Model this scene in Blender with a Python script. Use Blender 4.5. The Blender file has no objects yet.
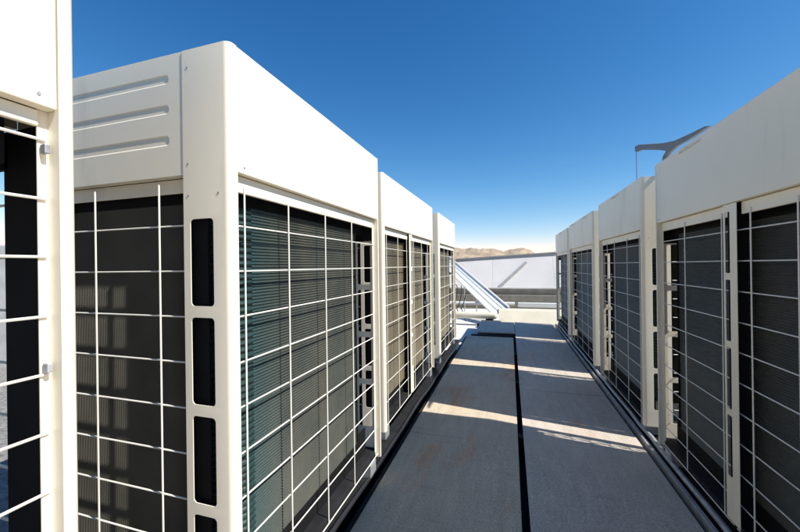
import bpy, bmesh, math, random
from mathutils import Vector, Matrix, noise
random.seed(7)
scene = bpy.context.scene
C = scene.collection

# ------------------------------------------------------------------ camera
EYE = 1.18
cam_d = bpy.data.cameras.new('camera'); cam = bpy.data.objects.new('camera', cam_d); C.objects.link(cam)
cam_d.sensor_width = 36.0; cam_d.lens = 15.975; cam_d.clip_start = 0.02; cam_d.clip_end = 30000
F = 355.0
yc = Vector((510.0 - 400, 266 - 264.7, F)).normalized()
zc = yc.cross(Vector((1, 0.0131, 0))).normalized()
if zc.y < 0: zc = -zc
xc = zc.cross(yc)
if xc.x < 0: xc = -xc
right = Vector((xc.x, yc.x, zc.x)); up = Vector((xc.y, yc.y, zc.y)); fwd = Vector((xc.z, yc.z, zc.z))
M = Matrix((right, up, -fwd)).transposed().to_4x4()
M.translation = Vector((0, 0, EYE)); cam.matrix_world = M
scene.camera = cam

# ------------------------------------------------------------------ sky, sun, exposure
SUN = Vector((1.0, -0.17, 1.10)).normalized()          # direction towards the sun
elev = math.asin(SUN.z); azim = math.atan2(SUN.x, SUN.y)
w = bpy.data.worlds.new('World'); scene.world = w; w.use_nodes = True
nt = w.node_tree; bg = nt.nodes['Background']
sky = nt.nodes.new('ShaderNodeTexSky'); sky.sky_type = 'NISHITA'; sky.sun_disc = False
sky.sun_elevation = elev; sky.sun_rotation = azim
sky.altitude = 1200; sky.air_density = 1.1; sky.dust_density = 0.0; sky.ozone_density = 2.8
# one even colour grade over the whole sky (deeper blue, as through a polariser)
SKY_STR = 0.085; EXPO = 0.68; cg = SKY_STR * 2 ** EXPO
sep = nt.nodes.new('ShaderNodeSeparateColor'); com = nt.nodes.new('ShaderNodeCombineColor'); nt.links.new(sky.outputs[0], sep.inputs[0])
for ch, (p_, k_) in enumerate(((1.95, 1.95), (1.25, 1.14), (0.97, 1.10))):
    m1 = nt.nodes.new('ShaderNodeMath'); m1.operation = 'MULTIPLY'; m1.inputs[1].default_value = cg
    m2 = nt.nodes.new('ShaderNodeMath'); m2.operation = 'MINIMUM'; m2.inputs[1].default_value = 1.0
    m3 = nt.nodes.new('ShaderNodeMath'); m3.operation = 'POWER'; m3.inputs[1].default_value = p_
    m4 = nt.nodes.new('ShaderNodeMath'); m4.operation = 'MULTIPLY'; m4.inputs[1].default_value = k_ / cg
    nt.links.new(sep.outputs[ch], m1.inputs[0]); nt.links.new(m1.outputs[0], m2.inputs[0]); nt.links.new(m2.outputs[0], m3.inputs[0])
    nt.links.new(m3.outputs[0], m4.inputs[0]); nt.links.new(m4.outputs[0], com.inputs[ch])
nt.links.new(com.outputs[0], bg.inputs[0]); bg.inputs[1].default_value = SKY_STR
sd = bpy.data.lights.new('sun', 'SUN'); sd.energy = 4.6; sd.angle = math.radians(0.5); sd.color = (1.0, 0.97, 0.925)
so = bpy.data.objects.new('sun', sd); C.objects.link(so); so.location = (20, -4, 25)
so.rotation_euler = (-SUN).to_track_quat('-Z', 'Y').to_euler()
vs = scene.view_settings; vs.view_transform = 'Standard'; vs.look = 'None'; vs.gamma = 1; vs.exposure = EXPO
vs.use_curve_mapping = False
scene.render.engine = 'CYCLES'

# ------------------------------------------------------------------ materials
def mat(name, col, rough=0.5, metal=0.0, var=0.10, vscale=4.0, bump=0.0, bscale=60.0, stain=None, spec=0.5):
    m = bpy.data.materials.new(name); m.use_nodes = True
    n = m.node_tree.nodes; l = m.node_tree.links; b = n['Principled BSDF']
    b.inputs['Roughness'].default_value = rough; b.inputs['Metallic'].default_value = metal
    b.inputs['Specular IOR Level'].default_value = spec
    tc = n.new('ShaderNodeTexCoord')
    geo = n.new('ShaderNodeNewGeometry')
    tx = n.new('ShaderNodeTexNoise'); tx.inputs['Scale'].default_value = vscale; tx.inputs['Detail'].default_value = 6
    l.new(geo.outputs['Position'], tx.inputs['Vector'])
    r = n.new('ShaderNodeValToRGB'); r.color_ramp.elements[0].position = 0.3; r.color_ramp.elements[1].position = 0.7
    r.color_ramp.elements[0].color = (*[c * (1 - var) for c in col], 1)
    r.color_ramp.elements[1].color = (*[min(1, c * (1 + var)) for c in col], 1)
    l.new(tx.outputs['Fac'], r.inputs['Fac'])
    out = r.outputs['Color']
    if stain:
        sc, s_scale, lo, hi, stretch = stain
        mp = n.new('ShaderNodeMapping'); mp.inputs['Scale'].default_value = stretch; mp.inputs['Location'].default_value = (3.3, 5.8, 0)
        l.new(geo.outputs['Position'], mp.inputs['Vector'])
        t2 = n.new('ShaderNodeTexNoise'); t2.inputs['Scale'].default_value = s_scale; t2.inputs['Detail'].default_value = 8
        t2.inputs['Roughness'].default_value = 0.65
        l.new(mp.outputs[0], t2.inputs['Vector'])
        r2 = n.new('ShaderNodeValToRGB'); r2.color_ramp.elements[0].position = lo; r2.color_ramp.elements[1].position = hi
        l.new(t2.outputs['Fac'], r2.inputs['Fac'])
        mx = n.new('ShaderNodeMix'); mx.data_type = 'RGBA'
        l.new(r2.outputs['Color'], mx.inputs['Factor']); l.new(out, mx.inputs[6]); mx.inputs[7].default_value = (*sc, 1)
        out = mx.outputs[2]
    l.new(out, b.inputs['Base Color'])
    if bump:
        t3 = n.new('ShaderNodeTexNoise'); t3.inputs['Scale'].default_value = bscale; t3.inputs['Detail'].default_value = 4
        l.new(geo.outputs['Position'], t3.inputs['Vector'])
        bp = n.new('ShaderNodeBump'); bp.inputs['Strength'].default_value = bump; bp.inputs['Distance'].default_value = 0.01
        l.new(t3.outputs['Fac'], bp.inputs['Height']); l.new(bp.outputs[0], b.inputs['Normal'])
    return m

IVORY = mat('ivory_paint', (0.83, 0.755, 0.595), 0.42, 0, 0.03, 3, 0.03, 260, stain=((0.56, 0.50, 0.39), 3.4, 0.54, 0.95, (1.6, 1.6, 0.28)))
WIRE = mat('coated_wire', (0.74, 0.71, 0.62), 0.45, 0, 0.05, 9)
GALV = mat('galvanised_steel', (0.36, 0.37, 0.37), 0.5, 0.35, 0.25, 22, 0.05, 80)
DARKST = mat('dark_steel', (0.018, 0.018, 0.019), 0.7, 0.0, 0.3, 14, 0.06, 70, spec=0.2)
BLACK = mat('black_interior', (0.010, 0.010, 0.0105), 0.8, 0, 0.2, 10, spec=0.12)  # black for shade painted inside the units; tube sheets too
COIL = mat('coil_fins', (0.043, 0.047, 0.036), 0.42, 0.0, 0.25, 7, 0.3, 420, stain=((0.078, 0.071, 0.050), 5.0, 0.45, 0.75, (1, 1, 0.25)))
def tealify(m, teal):
    n = m.node_tree.nodes; l = m.node_tree.links; b = n['Principled BSDF']
    src = b.inputs['Base Color'].links[0].from_socket
    at = n.new('ShaderNodeAttribute'); at.attribute_name = 'teal'
    mx = n.new('ShaderNodeMix'); mx.data_type = 'RGBA'; l.new(at.outputs['Fac'], mx.inputs['Factor']); l.new(src, mx.inputs[6]); mx.inputs[7].default_value = (*teal, 1)
    l.new(mx.outputs[2], b.inputs['Base Color'])
tealify(COIL, (0.020, 0.045, 0.041))
COILW = mat('coil_fins_sunlit', (0.105, 0.090, 0.055), 0.5, 0.0, 0.22, 7, 0.3, 420, stain=((0.20, 0.155, 0.085), 6.0, 0.45, 0.72, (1, 1, 0.2)))  # copy of the coil colour with a warm sunlit tone painted in
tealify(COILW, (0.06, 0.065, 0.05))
FINS = mat('side_fins', (0.105, 0.100, 0.078), 0.6, 0.0, 0.16, 7)
TUBE = mat('coil_bend', (0.020, 0.046, 0.042), 0.35, 0.25, 0.2, 9, 0.1, 90)
def plate_mat(name, col, rust, lo, hi, seed):
    m = mat(name, col, 0.6, 0, 0.07, 2.2, 0.22, 210, stain=(rust, 2.2, lo, hi, (1.0, 0.42, 1)))
    n = m.node_tree.nodes; l = m.node_tree.links; b = n['Principled BSDF']
    src = b.inputs['Base Color'].links[0].from_socket; geo = n.new('ShaderNodeNewGeometry')
    def layer(src, scale, stretch, p0, p1, c0, c1, detail=8):
        mp = n.new('ShaderNodeMapping'); mp.inputs['Scale'].default_value = stretch; mp.inputs['Location'].default_value = (seed, seed * 2, 0)
        t = n.new('ShaderNodeTexNoise'); t.inputs['Scale'].default_value = scale; t.inputs['Detail'].default_value = detail; t.inputs['Roughness'].default_value = .7
        r = n.new('ShaderNodeValToRGB'); r.color_ramp.elements[0].position = p0; r.color_ramp.elements[1].position = p1
        r.color_ramp.elements[0].color = (c0, c0, c0, 1); r.color_ramp.elements[1].color = (c1, c1, c1, 1)
        mx = n.new('ShaderNodeMix'); mx.data_type = 'RGBA'; mx.blend_type = 'MULTIPLY'; mx.inputs[0].default_value = 1
        l.new(geo.outputs['Position'], mp.inputs[0]); l.new(mp.outputs[0], t.inputs['Vector']); l.new(t.outputs['Fac'], r.inputs[0])
        l.new(src, mx.inputs[6]); l.new(r.outputs[0], mx.inputs[7]); return mx.outputs[2]
    o = layer(src, 130, (1, 1, 1), .30, .70, .58, 1.38, 4)
    o = layer(o, 7, (3.0, .5, 1), .35, .65, .86, 1.08)
    o = layer(o, 5, (.5, 5.0, 1), .56, .72, 1.0, .78)
    l.new(o, b.inputs['Base Color'])
    return m
PLATE = plate_mat('walkway_plate', (0.56, 0.465, 0.335), (0.60, 0.27, 0.10), .53, .71, 3.1)
PLATE2 = plate_mat('walkway_plate_blue', (0.55, 0.475, 0.385), (0.58, 0.30, 0.14), .55, .76, 8.7)
DARKROOF = mat('dark_roof_shade', (0.035, 0.035, 0.037), 0.85, 0, 0.35, 6, 0.5, 90)  # dark so the gaps under the units read as shade; blocks too
MEMBR = mat('roof_membrane', (0.62, 0.61, 0.56), 0.7, 0, 0.10, 1.2, 0.1, 30, stain=((0.40, 0.38, 0.33), 1.4, 0.5, 0.8, (1, 1, 1)))
WALLW = mat('parapet_membrane', (0.53, 0.505, 0.475), 0.65, 0, 0.05, 0.8, 0.15, 8, stain=((0.44, 0.42, 0.395), 0.9, 0.5, 0.8, (1.5, 1, 0.5)))
CREAM = mat('cream_render', (0.62, 0.56, 0.43), 0.75, 0, 0.10, 3, 0.2, 50, stain=((0.34, 0.31, 0.26), 4.0, 0.58, 0.8, (0.5, 1, 1)))
TRAYM = mat('white_trunking', (0.76, 0.75, 0.71), 0.45, 0.0, 0.05, 5)
GREYC = mat('plain_grey', (0.30, 0.30, 0.295), 0.55, 0.2, 0.12, 6, 0.05, 40)  # also on the strip that stands in for a wall shadow
BROWN = mat('brown_timber', (0.19, 0.17, 0.13), 0.8, 0, 0.25, 5, 0.2, 40)
SLATE = mat('slate_grey_metal', (0.12, 0.13, 0.145), 0.55, 0.0, 0.1, 6)
CABLE = mat('black_cable', (0.02, 0.02, 0.022), 0.5)
BRASS = mat('zinc_bolt', (0.5, 0.5, 0.48), 0.35, 0.8, 0.1, 30)
EARTH = mat('plain_earth', (0.30, 0.24, 0.17), 0.95, 0, 0.3, 0.004)

# ------------------------------------------------------------------ mesh helpers
def rbox(bm, x0, x1, y0, y1, z0, z1, bev=0.0, seg=2, mtx=None):
    r = bmesh.ops.create_cube(bm, size=1.0)
    vs_ = r['verts']
    for v in vs_:
        v.co = Vector(((x0 + x1) / 2 + v.co.x * (x1 - x0), (y0 + y1) / 2 + v.co.y * (y1 - y0), (z0 + z1) / 2 + v.co.z * (z1 - z0)))
    ed = list({e for v in vs_ for e in v.link_edges})
    if bev > 0:
        r2 = bmesh.ops.bevel(bm, geom=ed, offset=bev, segments=seg, affect='EDGES', profile=0.5)
        vs_ = list({v for f in r2['faces'] for v in f.verts} | {v for v in vs_ if v.is_valid})
    if mtx is not None:
        for v in vs_: v.co = mtx @ v.co
    return vs_

def tube(bm, pts, r, n=8, cap=True):
    rings = []
    for i, p in enumerate(pts):
        p = Vector(p)
        a = Vector(pts[max(0, i - 1)]); b = Vector(pts[min(len(pts) - 1, i + 1)])
        d = (b - a).normalized()
        u = d.cross(Vector((0, 0, 1)))
        if u.length < 1e-3: u = d.cross(Vector((1, 0, 0)))
        u.normalize(); v = d.cross(u).normalized()
        rings.append([bm.verts.new(p + u * math.cos(k * 2 * math.pi / n) * r + v * math.sin(k * 2 * math.pi / n) * r) for k in range(n)])
    for a, b in zip(rings, rings[1:]):
        for k in range(n):
            bm.faces.new((a[k], a[(k + 1) % n], b[(k + 1) % n], b[k]))
    if cap:
        bm.faces.new(rings[0][::-1]); bm.faces.new(rings[-1])

def finish(bm, name, m, smooth=False, recalc=True):
    if recalc: bmesh.ops.recalc_face_normals(bm, faces=bm.faces[:])
    me = bpy.data.meshes.new(name); bm.to_mesh(me); bm.free()
    me.materials.append(m)
    if smooth:
        for p in me.polygons: p.use_smooth = True
        me.set_sharp_from_angle(angle=math.radians(38))
    return me

def obj(name, bm, m, parent=None, smooth=False, recalc=True):
    """bm is in world coordinates; the object is placed relative to its parent's origin."""
    off = Vector((0, 0, 0)); p = parent
    while p: off += p.location; p = p.parent
    if parent is not None:
        for v in bm.verts: v.co -= off
    o = bpy.data.objects.new(name, finish(bm, name, m, smooth, recalc)); C.objects.link(o)
    if parent is not None: o.parent = parent
    return o

def put(name, mesh, parent, world):
    o = bpy.data.objects.new(name, mesh); C.objects.link(o)
    off = Vector((0, 0, 0)); p = parent
    while p: off += p.location; p = p.parent
    o.parent = parent; o.location = Vector(world) - off
    return o

def tag(o, label=None, cat=None, group=None, kind=None):
    if label: o['label'] = label
    if cat: o['category'] = cat
    if group: o['group'] = group
    if kind: o['kind'] = kind
    return o

def empty(name, loc):
    e = bpy.data.objects.new(name, None); C.objects.link(e); e.location = loc; e.empty_display_size = 0.1
    return e

def center(bm):
    """origin to the mesh's own base centre: returns the offset"""
    xs = [v.co.x for v in bm.verts]; ys = [v.co.y for v in bm.verts]; zs = [v.co.z for v in bm.verts]
    c = Vector(((min(xs) + max(xs)) / 2, (min(ys) + max(ys)) / 2, min(zs)))
    for v in bm.verts: v.co -= c
    return c

def top(name, bm, m, label, cat, group=None, smooth=False):
    c = center(bm); o = obj(name, bm, m, None, smooth); o.location = c
    return tag(o, label, cat, group)

def cell(a0, a1, b0, b1, h0, h1, k0, k1, r, n=5):
    """rectangle [a]x[b] with a rounded rectangular hole [h]x[k]: (faces as point lists, hole loop)"""
    cs = [((h1 - r, k1 - r), 0, (a1, b1)), ((h0 + r, k1 - r), 90, (a0, b1)), ((h0 + r, k0 + r), 180, (a0, b0)), ((h1 - r, k0 + r), 270, (a1, b0))]
    arcs = []
    for (cx, cy), s, _ in cs:
        arcs.append([(cx + r * math.cos(math.radians(s + 90 * i / n)), cy + r * math.sin(math.radians(s + 90 * i / n))) for i in range(n + 1)])
    fs = []
    for q in range(4):
        oc = cs[q][2]; nc = cs[(q + 1) % 4][2]; A = arcs[q]; B = arcs[(q + 1) % 4]
        for i in range(n): fs.append([oc, A[i + 1], A[i]][::-1])
        fs.append([oc, nc, B[0], A[-1]][::-1])
    return fs, [p for a in arcs for p in a]

def add_faces(bm, faces, fn, cache):
    out = []
    for f in faces:
        vv = []
        for p in f:
            k = (round(p[0], 5), round(p[1], 5))
            if k not in cache: cache[k] = bm.verts.new(fn(*p))
            if cache[k] not in vv: vv.append(cache[k])
        if len(vv) > 2:
            try: out.append(bm.faces.new(vv))
            except ValueError: pass
    return out

# ------------------------------------------------------------------ setting
ROOF = -0.16
def sheet(name, x0, x1, y0, y1, z, m, nx=1, ny=1, wob=0.0):
    bm = bmesh.new(); g = []
    for j in range(ny + 1):
        g.append([bm.verts.new((x0 + (x1 - x0) * i / nx, y0 + (y1 - y0) * j / ny, z + (noise.noise(Vector((i * .7, j * .7, z * 9))) * wob))) for i in range(nx + 1)])
    for j in range(ny):
        for i in range(nx): bm.faces.new((g[j][i], g[j][i + 1], g[j + 1][i + 1], g[j + 1][i]))
    o = obj(name, bm, m); o['kind'] = 'structure'; return o

sheet('ground', -9000, 9000, -9000, 9000, -14.0, EARTH)
bm = bmesh.new(); rbox(bm, -7.0, 9.0, -6.0, 15.0, -13.9, ROOF - 0.02, 0.01)
o = obj('roof_slab', bm, CREAM); o['kind'] = 'structure'
sheet('roof_membrane', -6.99, 8.99, -5.99, 14.99, ROOF - 0.012, MEMBR, 40, 50, 0.008)
GRAVEL = mat('roof_gravel', (0.20, 0.19, 0.175), 0.9, 0, 0.45, 28, 0.8, 60)
sheet('roof_gravel', -6.9, -1.75, -5.9, 7.4, ROOF + .012, GRAVEL)
sheet('dark_roof_shade', -1.70, 1.72, -3.0, 5.55, ROOF + 0.004, DARKROOF)  # dark sheet painting the shade under units and walkway over pale membrane
sheet('dark_roof_shade', -.62, 1.72, 5.552, 7.72, ROOF + 0.004, DARKROOF)

# hills: a rocky range beyond the roof
ridge = [(-1.6, .020), (-1.0, .034), (-.6, .045), (-.35, .058), (-.22, .052), (-.147, .0545), (-.105, .0535), (-.075, .0505), (-.052, .050), (-.012, .0435), (.010, .048), (.026, .0505), (.051, .0435), (.076, .031), (.114, .018), (.2, .006), (.4, .0), (.7, .012), (1.2, .02), (1.8, .01)]
def rid(t):
    for (a, b), (c, d) in zip(ridge, ridge[1:]):
        if a <= t <= c:
            k = (t - a) / (c - a); k = k * k * (3 - 2 * k); return b + (d - b) * k
    return 0.0
HILL = mat('hill_rock', (0.36, 0.27, 0.18), 0.95, 0, 0.22, 0.012, stain=((0.20, 0.16, 0.10), 0.028, 0.48, 0.66, (1, 1, 1)))
bm = bmesh.new(); NXH, NYH = 420, 34; g = []
for j in range(NYH + 1):
    d = 1150 + 1050 * j / NYH; row = []
    for i in range(NXH + 1):
        t = -1.6 + 3.4 * i / NXH
        env = max(0.0, 1 - abs((d - 1800) / 620)) ** 0.8
        zt = rid(t) * 1800 * env
        nz = noise.fractal(Vector((t * 38, d * .012, 1.3)), 0.9, 2.1, 6)
        z = -14 + (zt * .93 + 10) * env + nz * 6 * env * (0.25 + min(1, rid(t) / .045))
        row.append(bm.verts.new((t * d, d, max(z, -13.2 if env > 0 else -15))))
    g.append(row)
for j in range(NYH):
    for i in range(NXH): bm.faces.new((g[j][i], g[j][i + 1], g[j + 1][i + 1], g[j + 1][i]))
o = obj('hills', bm, HILL); o['kind'] = 'structure'

# walkway: two runs of dark panels on joists, with an open joint between them
wk = empty('walkway', (0.05, 4, ROOF)); wk['kind'] = 'structure'
def panel(x0, x1, y0, y1, m, seed, sag=0.004):
    bm = bmesh.new(); nx, ny = 6, 12; rnd = random.Random(seed)
    ox = rnd.random() * 50; dz = rnd.uniform(-.002, .002)
    def zz(x, y): return dz + sag * noise.noise(Vector((x * 1.3 + ox, y * .9, 0)))
    T = []; B = []
    for j in range(ny + 1):
        y = y0 + (y1 - y0) * j / ny
        T.append([bm.verts.new((x0 + (x1 - x0) * i / nx, y, zz(x0 + (x1 - x0) * i / nx, y))) for i in range(nx + 1)])
        B.append([bm.verts.new((v.co.x, v.co.y, v.co.z - .018)) for v in T[-1]])
    for j in range(ny):
        for i in range(nx):
            bm.faces.new((T[j][i], T[j][i + 1], T[j + 1][i + 1], T[j + 1][i])); bm.faces.new((B[j][i], B[j + 1][i], B[j + 1][i + 1], B[j][i + 1]))
    for j in range(ny):
        bm.faces.new((T[j][0], T[j + 1][0], B[j + 1][0], B[j][0])); bm.faces.new((T[j][nx], B[j][nx], B[j + 1][nx], T[j + 1][nx]))
    for i in range(nx):
        bm.faces.new((T[0][i], B[0][i], B[0][i + 1], T[0][i + 1])); bm.faces.new((T[ny][i], T[ny][i + 1], B[ny][i + 1], B[ny][i]))
    bmesh.ops.bevel(bm, geom=[e for e in bm.edges if e.calc_face_angle(0) > 1.2], offset=.0025, segments=1, affect='EDGES')
    return obj('walkway_panel', bm, m, wk, smooth=True)
for k, (y0, y1) in enumerate([(-1.4, 0.9), (0.904, 2.43), (2.434, 4.20), (4.204, 6.02)]): panel(-.695, .036, y0, y1, PLATE, 10 + k)
for k, (y0, y1) in enumerate([(-1.4, 1.45), (1.454, 3.55), (3.554, 5.60), (5.604, 7.0)]): panel(.074, .80, y0, y1, PLATE2, 30 + k)
panel(-.60, .066, 6.42, 7.62, PLATE2, 51); panel(.074, .78, 7.004, 7.66, PLATE2, 52)
for y in [-1.0, 0.2, 1.4, 2.6, 3.8, 5.0, 6.25, 7.4]:
    bm = bmesh.new(); rbox(bm, -.66, .76, y, y + .06, ROOF + .006, -.022, .003); obj('joist', bm, DARKST, wk)

# ------------------------------------------------------------------ condenser units
wire_cache = {}; screw_cache = {}
def wire_mesh(axis, L, r=.0026):
    k = (axis, round(L, 3), r)
    if k not in wire_cache:
        bm = bmesh.new(); h = L / 2
        d = Vector({'x': (1, 0, 0), 'y': (0, 1, 0), 'z': (0, 0, 1)}[axis])
        tube(bm, [d * -h, d * h], r, 6)
        wire_cache[k] = finish(bm, 'wire', WIRE, True)
    return wire_cache[k]

def sheet_post(name, parent, W, y_end, ysign, ztop, zbot, slots=True, m=IVORY, base=0.0, rear=0.0):
    """bent sheet corner post. W(o, y, z)->world; y_end: end face; ysign: +1 when t grows towards +Y"""
    bm = bmesh.new(); r = .020; side = .164
    prof = [(-side, 0.0), (-r, 0.0)]
    prof += [(-r + r * math.sin(a), r - r * math.cos(a)) for a in [math.radians(q) for q in (15, 30, 45, 60, 75, 90)]]
    prof += [(0, .029), (-.028, .029), (-.028, .044)]
    S = [0.0]
    for a, b in zip(prof, prof[1:]): S.append(S[-1] + math.hypot(b[0] - a[0], b[1] - a[1]))
    def at(s):
        for k in range(len(S) - 1):
            if s <= S[k + 1] + 1e-9:
                q = (s - S[k]) / (S[k + 1] - S[k]); a, b = prof[k], prof[k + 1]
                return (a[0] + (b[0] - a[0]) * q, a[1] + (b[1] - a[1]) * q)
        return prof[-1]
    def fn(s, z):
        o, t = at(s)
        if rear: o = -rear - o
        return W(o, y_end + ysign * t, z)
    cells = []; zc = [zbot]
    sl = []
    if slots:
        zt = ztop - .48; n = 4; pitch = .277; hh = .245
        for k in range(n): sl.append((zt - k * pitch - hh, zt - k * pitch))
        sl = [s for s in sl if s[0] > zbot + .05][::-1]
        for s in sl: zc += [s[0] - .008]
        zc += [sl[-1][1] + .008]
    zc += [ztop]
    cache = {}; faces = []
    for q in range(len(zc) - 1):
        b0, b1 = zc[q], zc[q + 1]
        hole = [s for s in sl if b0 < s[0] < b1]
        if hole: faces += cell(0, S[1], b0, b1, .024, .105, hole[0][0] , hole[0][1], .012)[0]
        else: faces.append([(0, b0), (S[1], b0), (S[1], b1), (0, b1)])
        for k in range(1, len(S) - 1):
            faces.append([(S[k], b0), (S[k + 1], b0), (S[k + 1], b1), (S[k], b1)])
    fs = add_faces(bm, faces, fn, cache)
    bmesh.ops.recalc_face_normals(bm, faces=bm.faces[:])
    c = Vector(W(-.08 if not rear else -rear + .08, y_end + ysign * .1, (ztop + zbot) / 2))
    f0 = max(bm.faces, key=lambda f: f.calc_area()); out = (f0.calc_center_median() - c).dot(f0.normal)
    if out < 0: bmesh.ops.reverse_faces(bm, faces=bm.faces[:])
    bmesh.ops.solidify(bm, geom=bm.faces[:], thickness=.0022)
    return obj(name, bm, m, parent, smooth=True)

def ribbed_side(parent, W, y_end, ysign, D, z0, z1):
    """side panel of the hood, three pressed grooves"""
    bm = bmesh.new(); a0, a1 = -D + .166, -.166
    H = z1 - z0
    gr = [(z1 - .083, z1 - .056), (z1 - .170, z1 - .143), (z1 - .262, z1 - .232)]
    zb = [z0, (gr[2][1] + gr[1][0]) / 2, (gr[1][1] + gr[0][0]) / 2, z1]
    cache = {}
    fn = lambda o, z: W(o, y_end + ysign * .002, z)
    fb = lambda o, z: W(o, y_end + ysign * .0044, z)
    for q, g_ in enumerate(gr[::-1]):
        fs, loop = cell(a0, a1, zb[q], zb[q + 1], a0 + .05, a1 - .05, g_[0], g_[1], .0125, 6)
        add_faces(bm, fs, fn, cache)
        bot = []; cy = (g_[0] + g_[1]) / 2; cxm = (a0 + a1) / 2
        for p in loop:
            o2 = cxm + (p[0] - cxm) * (1 - .008 / (a1 - a0)); z2 = cy + (p[1] - cy) * .74
            bot.append(bm.verts.new(fb(o2, z2)))
        top_ = [cache[(round(p[0], 5), round(p[1], 5))] for p in loop]
        n = len(loop)
        for k in range(n):
            try: bm.faces.new((top_[k], top_[(k + 1) % n], bot[(k + 1) % n], bot[k]))
            except ValueError: pass
        bm.faces.new(bot)
    # returned edges
    bb = [fn(a0, z0), fn(a1, z0), fn(a1, z1), fn(a0, z1)]
    ib = [W(o, y_end + ysign * .03, z) for o, z in ((a0, z0), (a1, z0), (a1, z1), (a0, z1))]
    vo = [cache[(round(o, 5), round(z, 5))] for o, z in ((a0, z0), (a1, z0), (a1, z1), (a0, z1))]
    vi = [bm.verts.new(p) for p in ib]
    bm.faces.new((vo[0], vo[1], vi[1], vi[0])); bm.faces.new((vo[2], vo[3], vi[3], vi[2]))
    return obj('side_panel', bm, IVORY, parent)

def coil_mesh(parent, W, path, z0, z1, split, cmat):
    """finned tube block: a stack of shallow V ridges swept along a plan path; bend part teal"""
    pts = [Vector(p) for p in path]
    nrm = []
    for i in range(len(pts)):
        d = (pts[min(i + 1, len(pts) - 1)] - pts[max(i - 1, 0)]).normalized(); nrm.append(Vector((d.y, -d.x)))
    def build(i0, i1, amp, pitch, name, m, teal=None):
        bm = bmesh.new(); rows = []; n = int((z1 - z0) / pitch)
        lay = bm.verts.layers.float.new('teal')
        prof = (0.0, amp) if amp < .005 else (0.0, amp * .7, amp, amp * .7)
        kk = len(prof)
        for k in range(n * kk + 1):
            z = z0 + k * pitch / kk; off = prof[k % kk]
            rows.append([bm.verts.new(W(pts[i].x + nrm[i].x * off, pts[i].y + nrm[i].y * off, z)) for i in range(i0, i1 + 1)])
            if teal:
                for v, t in zip(rows[-1], teal): v[lay] = t
        for a, b in zip(rows, rows[1:]):
            for i in range(i1 - i0): bm.faces.new((a[i], a[i + 1], b[i + 1], b[i]))
        th = .045
        bk = [[bm.verts.new(W(pts[i].x - nrm[i].x * th, pts[i].y - nrm[i].y * th, z)) for i in range(i0, i1 + 1)] for z in (z0, z0 + n * pitch)]
        for i in range(i1 - i0):
            bm.faces.new((bk[0][i], bk[1][i], bk[1][i + 1], bk[0][i + 1]))
            bm.faces.new((rows[-1][i], rows[-1][i + 1], bk[1][i + 1], bk[1][i])); bm.faces.new((rows[0][i], bk[0][i], bk[0][i + 1], rows[0][i + 1]))
        for e, s in ((0, 1), (i1 - i0, -1)):
            bm.faces.new([r[e] for r in rows] + [bk[1][e], bk[0][e]])
        return obj(name, bm, m, parent)
    s0, s1 = split
    # side run: upright fins
    p0, p1 = pts[0], pts[s0]; sg = nrm[0].y; bm = bmesh.new(); nf = int((p1 - p0).length / .0055); prev = None
    for k in range(nf * 2 + 1):
        q = p0 + (p1 - p0) * k / (nf * 2); off = .0 if k % 2 else -.0135
        cur = [bm.verts.new(W(q.x, q.y + sg * off, z)) for z in (z0, z1)]
        if prev: bm.faces.new((prev[0], cur[0], cur[1], prev[1]))
        prev = cur
    bm.verts.ensure_lookup_table(); e = [[bm.verts.new(W(q.x, q.y - sg * .05, z)) for z in (z0, z1)] for q in (p0, p1)]
    bm.verts.ensure_lookup_table(); f = [bm.verts[0], bm.verts[1]]
    bm.faces.new((f[0], f[1], e[0][1], e[0][0])); bm.faces.new((e[0][0], e[0][1], e[1][1], e[1][0])); bm.faces.new((prev[0], e[1][0], e[1][1], prev[1]))
    obj('coil', bm, FINS, parent, recalc=False)
    build(s1, len(pts) - 1, .0042, .0102, 'coil', cmat, [1.0, .8, .45, .15] + [0.0] * 20)
    build(s0, s1, .0075, .0205, 'coil_bend', TUBE)

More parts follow.
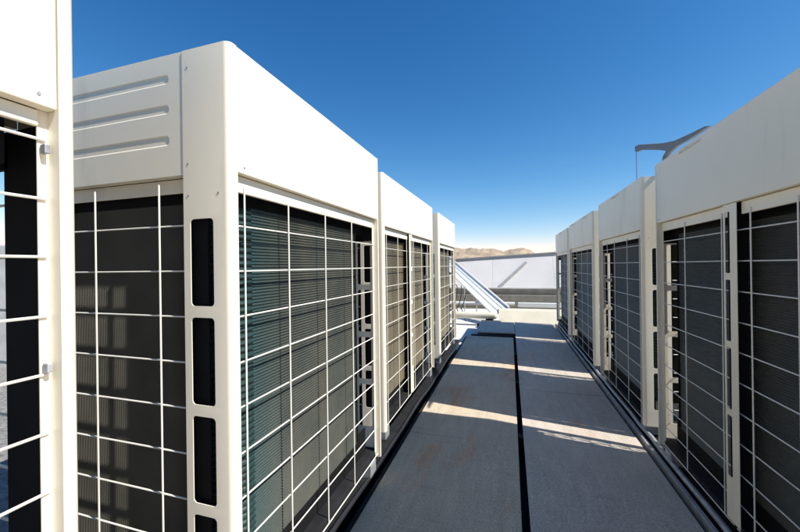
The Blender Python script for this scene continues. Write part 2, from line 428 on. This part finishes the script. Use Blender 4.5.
def unit(s, xf, y0, y1, H, D, label, cat, vwires, zw, mids=(), coil_end=.22, slots_far=True, zb=.09, group=None, fans=1, inner_shade=False, rail=.050, sun_block=False, warm=None, dface=.068, dside=.052):
    L = y1 - y0; zp = H - .352
    root = empty('condenser_unit', (xf - s * D / 2, (y0 + y1) / 2, zb - .075))
    tag(root, label, cat, group)
    W = lambda o, y, z: (xf + s * o, y, z)
    def bx(name, o0, o1, ya, yb, za, zb_, m, bev=.002, parent=root):
        bm = bmesh.new(); a, b = xf + s * o0, xf + s * o1
        rbox(bm, min(a, b), max(a, b), ya, yb, za, zb_, bev); return obj(name, bm, m, parent, smooth=bev > .003)
    # posts
    sheet_post('corner_post', root, W, y0, 1, H, zb)
    sheet_post('corner_post', root, W, y1, -1, H, zb, slots=slots_far)
    sheet_post('corner_post', root, W, y0, 1, H, zb, rear=D)
    sheet_post('corner_post', root, W, y1, -1, H, zb, rear=D)
    # hood panels
    bx('front_panel', -.026, -.0005, y0 + .0302, y1 - .0302, zp, H, IVORY, .003)
    bx('rear_panel', -D + .0005, -D + .026, y0 + .0302, y1 - .0302, zp, H, IVORY, .003)
    ribbed_side(root, W, y0, 1, D, zp, H); ribbed_side(root, W, y1, -1, D, zp, H)
    # top cover with fan openings
    bm = bmesh.new(); a, b = xf - s * .03, xf - s * (D - .03)
    rbox(bm, min(a, b), max(a, b), y0 + .034, y1 - .034, H - .046, H - .034, .001); obj('top_cover', bm, IVORY, root)
    bx('light_block_tray', -D + .03, -.04, y0 + .05, y1 - .05, zp + .004, zp + .012, BLACK, 0)  # added black closure, keeps light out above the coil
    bx('light_block', -D + .04, -dface - .012, y0 + dside + .010, y1 - .060, zp - .088, zp + .003, BLACK, 0)  # added black box, shuts out sky and light above the coil
    for q in range(fans):
        yc_ = y0 + L * (q + .5) / fans; bm = bmesh.new(); xc_ = xf - s * D / 2; R = min(.33, L / fans / 2 - .06)
        for rr in (R, R * .8, R * .6, R * .4, R * .2):
            tube(bm, [(xc_ + rr * math.cos(k * math.pi / 16), yc_ + rr * math.sin(k * math.pi / 16), H - .024) for k in range(33)], .003, 5, cap=False)
        for k in range(6):
            c_, s_ = math.cos(k * math.pi / 6), math.sin(k * math.pi / 6)
            tube(bm, [(xc_ - R * c_, yc_ - R * s_, H - .026), (xc_ + R * c_, yc_ + R * s_, H - .026)], .003, 5)
        obj('fan_guard', bm, WIRE, root, smooth=True)
    # screws in panels and posts
    if 'x' not in screw_cache:
        bm = bmesh.new(); tube(bm, [(-.0016, 0, 0), (.0008, 0, 0)], .0030, 8); screw_cache['x'] = finish(bm, 'screw', GALV, True)
        bm = bmesh.new(); tube(bm, [(0, -.0006, 0), (0, .0016, 0)], .0030, 8); screw_cache['y'] = finish(bm, 'screw', GALV, True)
    for y in (y0 + .055, y1 - .055): put('screw', screw_cache['x'], root, W(0.0, y, zp + .018))
    for o_, z in ((-.145, H - .05), (-.145, zp + .03), (-.04, zp - .06), (-.145, zp - .06), (-.145, zb + .09)):
        put('screw', screw_cache['y'], root, W(o_, y0 - .0005, z))
    # base
    bx('base_pan', -D + .03, -.03, y0 + .004, y1 - .004, zb, zb + .035, DARKST, .003)
    bx('sun_baffle', -dface - .02, -dface - .012, y0 + .06, y1 - .06, zb + .036, zb + .17, BLACK, 0)  # added black plate, stops sun leaking out below the coil
    bx('base_rail', -.040, -.0232, y0 + .046, y1 - .046, zb + .004, zb + .034, DARKST, .002)
    for yy in (y0 + .05, y1 - .13):
        for oo in (-.155, -D + .02):
            bx('foot', oo, oo + .135, yy, yy + .08, zb - .075, zb - .001, GALV, .003)
    # coil
    r = .085
    path = [(-D + .17, y0 + dside), (-(dface + r) - .25, y0 + dside), (-(dface + r), y0 + dside)]
    s0 = 2
    for k in range(1, 9):
        a = math.radians(k * 90 / 8); path.append((-(dface + r) + r * math.sin(a), y0 + dside + r - r * math.cos(a)))
    s1 = len(path) - 1
    ye = y1 - coil_end
    path += [(-dface, y0 + dside + r + .02), (-dface, y0 + dside + r + .06), (-dface, y0 + dside + r + .11), (-dface, y0 + dside + r + .17), (-dface, y0 + dside + r + .24), (-dface, (y0 + ye) / 2 + .1), (-dface - .001, ye)]
    coil_mesh(root, W, path, zb + .150, zp - .072, (s0, s1 + 1), warm or COIL)
    if sun_block: bx('sun_block_panel', -dface - .075, -dface - .060, ye - .03, y1 - .030, zb + .036, zp - .01, BLACK, 0)  # added black panel, keeps sun through the unit off the walkway
    bx('tube_sheet', -dface - .05, -dface + .008, ye + .002, ye + .006, zb + .16, zp - .07, BLACK, 0)
    bx('shade_liner', -.1635, -.158, y0 + .0024, y0 + .040, zb + .036, zp - .01, BLACK, 0)  # added black strip, stops sun coming in through the post slots
    bx('shade_liner', -.160, -.030, y1 - .009, y1 - .004, H - .472, zp - .01, BLACK, 0)  # black plate, painted shade inside the far post above its slots
    bx('shade_liner', -.150, -.098, y0 + .018, y0 + .022, zb + .036, H - .474, BLACK, 0)  # black plate behind the slots, painted shade that also stops sun
    # mid posts
    bays = [y0 + .044] + [v for m_ in mids for v in m_] + [y1 - .044]
    for (ma, mb) in mids:
        bm = bmesh.new(); cache = {}; zt = zp - .002; pitch = .277; faces = []
        zc = [zb + .036]; sl = []
        for k in range(4):
            if zt - .03 - k * pitch - .25 > zb + .05: sl.append((zt - .03 - k * pitch - .25, zt - .03 - k * pitch))
        sl = sl[::-1]
        for q in sl: zc.append(q[0] - .012)
        zc.append(zt)
        wm = mb - ma; hs = (ma + wm * .50, ma + wm * .88)
        for q in range(len(zc) - 1):
            h = [t for t in sl if zc[q] < t[0] < zc[q + 1]]
            if h: faces += cell(ma, mb, zc[q], zc[q + 1], hs[0], hs[1], h[0][0], h[0][1], .006, 3)[0]
            else: faces.append([(ma, zc[q]), (mb, zc[q]), (mb, zc[q + 1]), (ma, zc[q + 1])])
        add_faces(bm, faces, lambda y, z: W(-.008, y, z), cache)
        bmesh.ops.recalc_face_normals(bm, faces=bm.faces[:]); bm.normal_update()
        bmesh.ops.solidify(bm, geom=bm.faces[:], thickness=.002)
        obj('mid_post', bm, IVORY, root)
        bx('shade_liner', -.06, -.022, ma + wm * .4, mb, zb + .036, zp - .03, BLACK, 0)  # black strip, painted shade behind the mid post slots
    # front wire guards, one per bay
    ztop_w = zp - .030; zbot_w = zb + .014
    for bi in range(len(bays) // 2):
        ya, yb = bays[2 * bi], bays[2 * bi + 1]
        gd = bx('wire_guard', -.034, -.022, ya, yb, zp - rail, zp - .001, IVORY, .003)
        ha = ya - (.010 if bi == 0 else .034); hb = yb + (.010 if 2 * bi + 2 == len(bays) else .034)
        mh = wire_mesh('y', hb - ha); mv = wire_mesh('z', ztop_w - zbot_w)
        for z in zw: put('wire', mh, gd, W(-.0254, (ha + hb) / 2, z)).rotation_euler.x = random.uniform(-.0025, .0025)
        put('wire', mh, gd, W(-.0140, (ha + hb) / 2, zbot_w + .006))
        for y in vwires:
            if ya - .001 < y < yb + .001: put('wire', mv, gd, W(-.0192, y, (ztop_w + zbot_w) / 2)).rotation_euler.x = random.uniform(-.002, .002)
    # side and rear guards
    oa, ob = -D + .166, -.166
    for ye_, sg in ((y0, 1), (y1, -1)):
        gd = bx('wire_guard', oa, ob, *sorted((ye_ + sg * .036, ye_ + sg * .030)), zp - .044, zp - .001, IVORY, .003)
        mh = wire_mesh('x', ob - oa + .004); mv = wire_mesh('z', zp - .02 - zbot_w)
        for z in zw: put('wire', mh, gd, W((oa + ob) / 2 - .012, ye_ + sg * .0115, z + .002))
        for o_ in (-.262, -.530):
            put('wire', mv, gd, W(o_, ye_ + sg * .0050, (zp - .02 + zbot_w) / 2))
    gd = bx('wire_guard', -D + .008, -D + .020, y0 + .057, y1 - .057, zp - .046, zp - .016, IVORY, .003)
    mh = wire_mesh('y', L - .10); mv = wire_mesh('z', ztop_w - zbot_w)
    for z in zw: put('wire', mh, gd, W(-D + .0075, (y0 + y1) / 2, z))
    for k in range(1, 5): put('wire', mv, gd, W(-D + .0138, y0 + L * k / 5, (ztop_w + zbot_w) / 2))
    if inner_shade:
        bx('shade_panel', -D + .05, -.1665, y1 - .016, y1 - .006, 1.37, zp - .01, BLACK, 0)  # black panel, painted shade in the upper interior
        bx('shade_panel', -.177, -.032, y1 - .016, y1 - .006, zb + .036, zp - .01, BLACK, 0)  # shaded inside of the white post, painted as a black panel
        for z in (1.36, 1.24, 1.10, .95, .80):
            bx('bolt', -.074, -.066, y1 - .021, y1 - .0162, z, z + .008, BRASS, .001)
        for z in (1.385, 1.02):
            bx('latch', -.026, -.012, y1 - .042, y1 - .034, z - .010, z + .006, GALV, .002)
    return root

zwL = [1.303 - .1315 * k for k in range(9)]
zwU0 = [1.400 - .0985 * k for k in range(13)]
zwR = [1.305 - .122 * k for k in range(10)]
GL = 'units in the left row'; GR = 'units in the right row'
unit(1, -.721, -.735, .430, 1.80, .92, 'nearest ivory unit, cut off by the left edge of the picture', 'air conditioner', [-.5, -.25, 0.0, .20], zwU0, coil_end=.26, slots_far=False, group=GL, inner_shade=True, rail=.028)
unit(1, -.721, .783, 1.932, 1.80, .92, 'big sunlit ivory unit whose ribbed side panel faces the camera', 'air conditioner', [.858, 1.075, 1.333, 1.594], zwL, coil_end=.21, group=GL)
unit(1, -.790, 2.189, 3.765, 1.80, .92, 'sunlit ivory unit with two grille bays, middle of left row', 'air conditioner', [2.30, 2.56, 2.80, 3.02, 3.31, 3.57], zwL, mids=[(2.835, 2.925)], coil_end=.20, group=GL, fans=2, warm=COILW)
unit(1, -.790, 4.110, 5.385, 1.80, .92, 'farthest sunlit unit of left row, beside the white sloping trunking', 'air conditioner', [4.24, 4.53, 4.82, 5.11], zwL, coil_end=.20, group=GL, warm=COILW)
unit(-1, .844, .74, 2.524, 1.768, .62, 'largest shaded unit on the right, cut off by the picture edge', 'air conditioner', [.95, 1.19, 1.430, 1.66, 1.852, 2.187], zwR, mids=[(1.722, 1.812)], coil_end=.14, group=GR, sun_block=True, fans=2)
unit(-1, .844, 2.750, 3.964, 1.757, .62, 'shaded unit in right row with the grey curved arm on top', 'air conditioner', [2.86, 3.135, 3.475, 3.71], zwR, coil_end=.235, group=GR, sun_block=True)
unit(-1, .844, 4.235, 5.785, 1.745, .62, 'shaded unit of right row, third from the picture edge', 'air conditioner', [4.36, 4.60, 4.95, 5.30, 5.55], zwR, coil_end=.22, group=GR, sun_block=True, fans=2)
unit(-1, .844, 5.975, 7.425, 1.735, .62, 'farthest shaded unit of right row, beside the cream kerb', 'air conditioner', [6.1, 6.45, 6.8, 7.15], zwR, coil_end=.22, group=GR, sun_block=True)

# ------------------------------------------------------------------ rails and conduits under the rows
def channel(name, x, ya, yb, z0, z1, wdt, m, label, cat):
    bm = bmesh.new(); t = .006
    rbox(bm, x - wdt / 2, x + wdt / 2, ya, yb, z1 - t, z1, .001, 1)
    rbox(bm, x - wdt / 2, x - wdt / 2 + t, ya, yb, z0, z1 - t - .0005, .001, 1)
    rbox(bm, x - wdt / 2, x + wdt / 2, ya, yb, z0 - t, z0 - .0005, .001, 1)
    return top(name, bm, m, label, cat)
RB = ROOF + .012
channel('steel_rail', -.80, -1.0, 5.6, RB, .0145, .10, DARKST, 'dark steel channel under the front feet of the left row', 'rail')
channel('steel_rail', -1.56, -1.0, 5.6, RB, .0145, .10, DARKST, 'dark steel channel under the rear feet of the left row', 'rail')
channel('steel_rail', .93, .5, 7.6, RB, .0145, .10, DARKST, 'dark steel channel under the front feet of the right row', 'rail')
channel('steel_rail', 1.37, .5, 7.6, RB, .0145, .10, DARKST, 'dark steel channel under the rear feet of the right row', 'rail')
bm = bmesh.new(); rbox(bm, .824, .846, .6, 7.5, RB, .020, .004); top('edge_trim', bm, GALV, 'grey metal edge trim along the right side of walkway', 'trim')
bm = bmesh.new(); tube(bm, [(.868 + .003 * math.sin(y * 2.1), .7 + y * .2, .036 + .003 * math.sin(y * 3.3)) for y in range(0, 34)], .014, 10); top('conduit', bm, GALV, 'grey conduit pipe lying under the right row beside edge trim', 'pipe', smooth=True)
bm = bmesh.new(); rbox(bm, -.728, -.705, -1.2, 6.0, RB, -.012, .003); top('edge_trim', bm, DARKST, 'dark metal edge strip along the left side of walkway', 'trim')
bm = bmesh.new(); tube(bm, [(-.752 + .006 * math.sin(y * .9), -1 + y * .2, .020 + .004 * math.sin(y * 1.7)) for y in range(0, 34)], .012, 8); top('cable', bm, CABLE, 'black cable lying along the foot of the left row', 'cable', smooth=True)

# ------------------------------------------------------------------ curved arm on the right row
AX = 1.15
arm = [(3.864, 2.281), (3.77, 2.267), (3.232, 2.106), (3.029, 2.057), (2.805, 2.027), (2.615, 2.007), (2.562, 1.99), (2.635, 1.992), (2.806, 1.994), (3.003, 2.007), (3.113, 1.998), (3.204, 1.979), (3.239, 2.004), (3.161, 2.026), (3.271, 2.065), (3.707, 2.205), (3.772, 2.205), (3.866, 2.233)]
ro = empty('curved_arm', (AX, 3.2, 1.745))
bm = bmesh.new(); lo = []; hi = []
for y, z in arm:
    Y = y; Z = z
    lo.append(bm.verts.new((AX - .010, Y, Z))); hi.append(bm.verts.new((AX + .010, Y, Z)))
n = len(arm)
bm.faces.new(lo); bm.faces.new(hi[::-1])
for k in range(n): bm.faces.new((lo[k], hi[k], hi[(k + 1) % n], lo[(k + 1) % n]))
bmesh.ops.bevel(bm, geom=[e for e in bm.edges if abs(e.verts[0].co.x - e.verts[1].co.x) < .001], offset=.003, segments=1, affect='EDGES')
obj('arm', bm, SLATE, ro)
ty, tz = arm[-1]
bm = bmesh.new(); tube(bm, [(AX, ty - .012, tz + .004), (AX, ty - .012, 1.735)], .0035, 6); obj('rod', bm, SLATE, ro)
fy, fz = arm[11]
bm = bmesh.new(); tube(bm, [(AX, fy, fz + .01), (AX, fy, 1.724)], .022, 10); rbox(bm, AX - .06, AX + .06, fy - .06, fy + .06, 1.7235, 1.7305, .002); obj('foot', bm, SLATE, ro)
tag(ro, 'dark grey curved metal arm with thin rod rising above right row', 'bracket')

# ------------------------------------------------------------------ far end of the roof
bm = bmesh.new(); prof_k = [(7.98, ROOF - .01), (7.99, -.08), (8.20, .17), (8.26, .20), (8.34, .20), (8.34, ROOF - .01)]
kr = [[bm.verts.new((x, y, z)) for y, z in prof_k] for x in (-.25, .8, 2.2, 3.6)]
for a_, b_ in zip(kr, kr[1:]):
    for k in range(6): bm.faces.new((a_[k], a_[(k + 1) % 6], b_[(k + 1) % 6], b_[k]))
bm.faces.new(kr[0]); bm.faces.new(kr[-1][::-1])
top('roof_kerb', bm, CREAM, 'low cream rendered kerb beyond the end of walkway', 'kerb')
bm = bmesh.new(); rbox(bm, .16, 3.6, 8.40, 8.50, .22, .32, .006)
top('roof_beam', bm, TRAYM, 'white horizontal rail behind the cream kerb', 'beam')
bm = bmesh.new(); rbox(bm, -3.5, -.28, 8.05, 8.25, -.02, .12, .065, 4)
top('roof_beam', bm, CREAM, 'long cream beam lying below the sloping white trunking', 'beam')
for x in (-3.2, -1.7, -.45):
    bm = bmesh.new(); rbox(bm, x - .08, x + .08, 8.07, 8.23, ROOF - .01, -.021, .004); top('support_block', bm, DARKROOF, 'dark block under the cream beam, %s' % {-3.2: 'farthest left', -1.7: 'middle of three', -.45: 'nearest the kerb'}[x], 'block')
bm = bmesh.new(); tube(bm, [(-4.5, 8.9, .24), (.1, 8.9, .25)], .035, 10); top('pipe', bm, TRAYM, 'white pipe passing behind the sloping trunking', 'pipe', smooth=True)
bm = bmesh.new(); rbox(bm, -5, 6, 11.2, 11.35, -.1, .26, .01); top('timber_beam', bm, BROWN, 'brown timber beam below the big white parapet', 'beam')
bm = bmesh.new(); rbox(bm, -6, 7, 11.45, 11.7, ROOF - .01, .44, .01); top('plinth', bm, BROWN, 'dark recessed plinth below the big white parapet', 'plinth')

# white parapet: leaning membrane panels with a lip and a grey coping
pw = empty('parapet_wall', (0, 12, ROOF)); tag(pw, 'big white leaning parapet wall in front of the hills', 'wall')
def ztop(x): return 1.455 + .052 * x
def wallseg(x0, x1):
    bm = bmesh.new()
    def P(x, f, dy=0.0): return (x, 11.62 + .75 * f + dy, .40 + (ztop(x) - .40) * f)
    nseg = 10; A = []
    for i in range(nseg + 1):
        f = i / nseg; A.append([bm.verts.new(P(x, f, .012 * noise.noise(Vector((x * .8, f * 3, 2))))) for x in (x0, (x0 * 2 + x1) / 3, (x0 + 2 * x1) / 3, x1)])
    for i in range(nseg):
        for k in range(3): bm.faces.new((A[i][k], A[i][k + 1], A[i + 1][k + 1], A[i + 1][k]))
    r = bmesh.ops.extrude_face_region(bm, geom=bm.faces[:])
    for v in r['geom']:
        if isinstance(v, bmesh.types.BMVert): v.co.y += .18
    return obj('wall_panel', bm, WALLW, pw, smooth=True)
xs = [-6.0, -3.9, -2.4, -.55, 1.30, 3.2, 5.1, 7.0]
for a, b in zip(xs, xs[1:]): wallseg(a + .002, b - .002)
bm = bmesh.new(); rbox(bm, -6.0, 7.0, 11.545, 11.70, .385, .475, .02); obj('lip', bm, WALLW, pw, smooth=True)
bm = bmesh.new()
vv = []
for x in (-6.02, 7.02):
    for y, z in ((12.30, -.01), (12.66, -.01), (12.66, .035), (12.30, .035)): vv.append(bm.verts.new((x, y, ztop(x) + z + .012)))
bm.faces.new(vv[:4]); bm.faces.new(vv[4:][::-1])
for k in range(4): bm.faces.new((vv[k], vv[(k + 1) % 4], vv[4 + (k + 1) % 4], vv[4 + k]))
obj('coping', bm, GREYC, pw)
# grey diagonal strip on the wall, in place of a cast shadow
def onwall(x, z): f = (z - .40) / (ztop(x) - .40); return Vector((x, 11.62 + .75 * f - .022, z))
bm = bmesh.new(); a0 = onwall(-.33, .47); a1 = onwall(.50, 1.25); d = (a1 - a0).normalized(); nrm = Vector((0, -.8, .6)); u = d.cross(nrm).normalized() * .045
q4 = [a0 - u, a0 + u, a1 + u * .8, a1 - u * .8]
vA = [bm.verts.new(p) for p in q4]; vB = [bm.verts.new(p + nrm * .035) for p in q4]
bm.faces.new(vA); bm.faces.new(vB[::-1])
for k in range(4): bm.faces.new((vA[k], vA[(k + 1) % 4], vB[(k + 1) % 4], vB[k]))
top('shadow_strip', bm, GREYC, 'grey diagonal strip in place of a shadow on the white parapet wall', 'painted shadow')

# side parapets seen through the nearest unit and from the side
bm = bmesh.new(); rbox(bm, -6.95, -6.7, -5.9, 11.4, ROOF - .01, 1.55, .02); top('side_parapet', bm, GREYC, 'grey parapet wall seen through the nearest left unit', 'wall')
bm = bmesh.new(); rbox(bm, 8.7, 8.95, -5.9, 14.9, ROOF - .01, .6, .02); top('side_parapet', bm, WALLW, 'low white parapet wall behind the right row', 'wall')

# sloping trunking
tr = empty('trunking', (-.6, 8.3, .1)); tag(tr, 'white sloping pipe trunking descending behind the left row to kerb', 'trunking')
A0 = Vector((-1.63, 11.0, 1.07)); B = Vector((-.20, 8.20, .15)); A = A0 + (A0 - B) * .35; d = (B - A).normalized()
nn = Vector((.46, .78, .50)); nn = (nn - d * nn.dot(d)).normalized(); n2 = nn.cross(d).normalized()
def slat(name, off, hw, th, yoff, m):
    bm = bmesh.new(); L = (B - A).length
    rot = Matrix((d, n2, nn)).transposed().to_4x4(); off *= 1.5; hw *= 1.5; rot.translation = A + nn * off + n2 * yoff
    rbox(bm, 0, L, -th / 2, th / 2, -hw, hw, .006, 2, rot); obj(name, bm, m, tr, smooth=True)
slat('side_rail', .128, .012, .045, -.008, TRAYM); slat('side_rail', -.128, .012, .045, -.008, TRAYM)
for off in (.062, 0, -.062): slat('cover_strip', off * 1.25, .034, .02, .012, TRAYM)
slat('backing', 0, .118, .008, .030, GREYC)
for t in (.45, .66, .86):
    p = A + (B - A) * t
    bm = bmesh.new(); tube(bm, [(p.x, p.y + .05, ROOF), (p.x, p.y + .05, p.z - .05)], .014, 8); obj('leg', bm, GALV, tr, smooth=True)
for k in range(3):
    bm = bmesh.new(); pts = []
    for i in range(18):
        t = i / 17; pts.append((-1.28 + k * .10 + .07 * math.sin(t * 5 + k), 8.5 + .03 * k, .72 - .12 * k - .62 * t + .10 * math.sin(t * 7 + k * 1.3)))
    tube(bm, pts, .011, 6); top('cable', bm, CABLE, ['black cable hanging nearest the left row under the trunking', 'black cable looping in the middle under the trunking', 'black cable drooping closest to kerb under the trunking'][k], 'cable', 'cables under the trunking', smooth=True)
bm = bmesh.new(); rbox(bm, -.62, -.20, 7.80, 7.98, ROOF - .005, -.03, .01); top('support_block', bm, DARKROOF, 'dark pad on the roof before the end of the trunking', 'block')
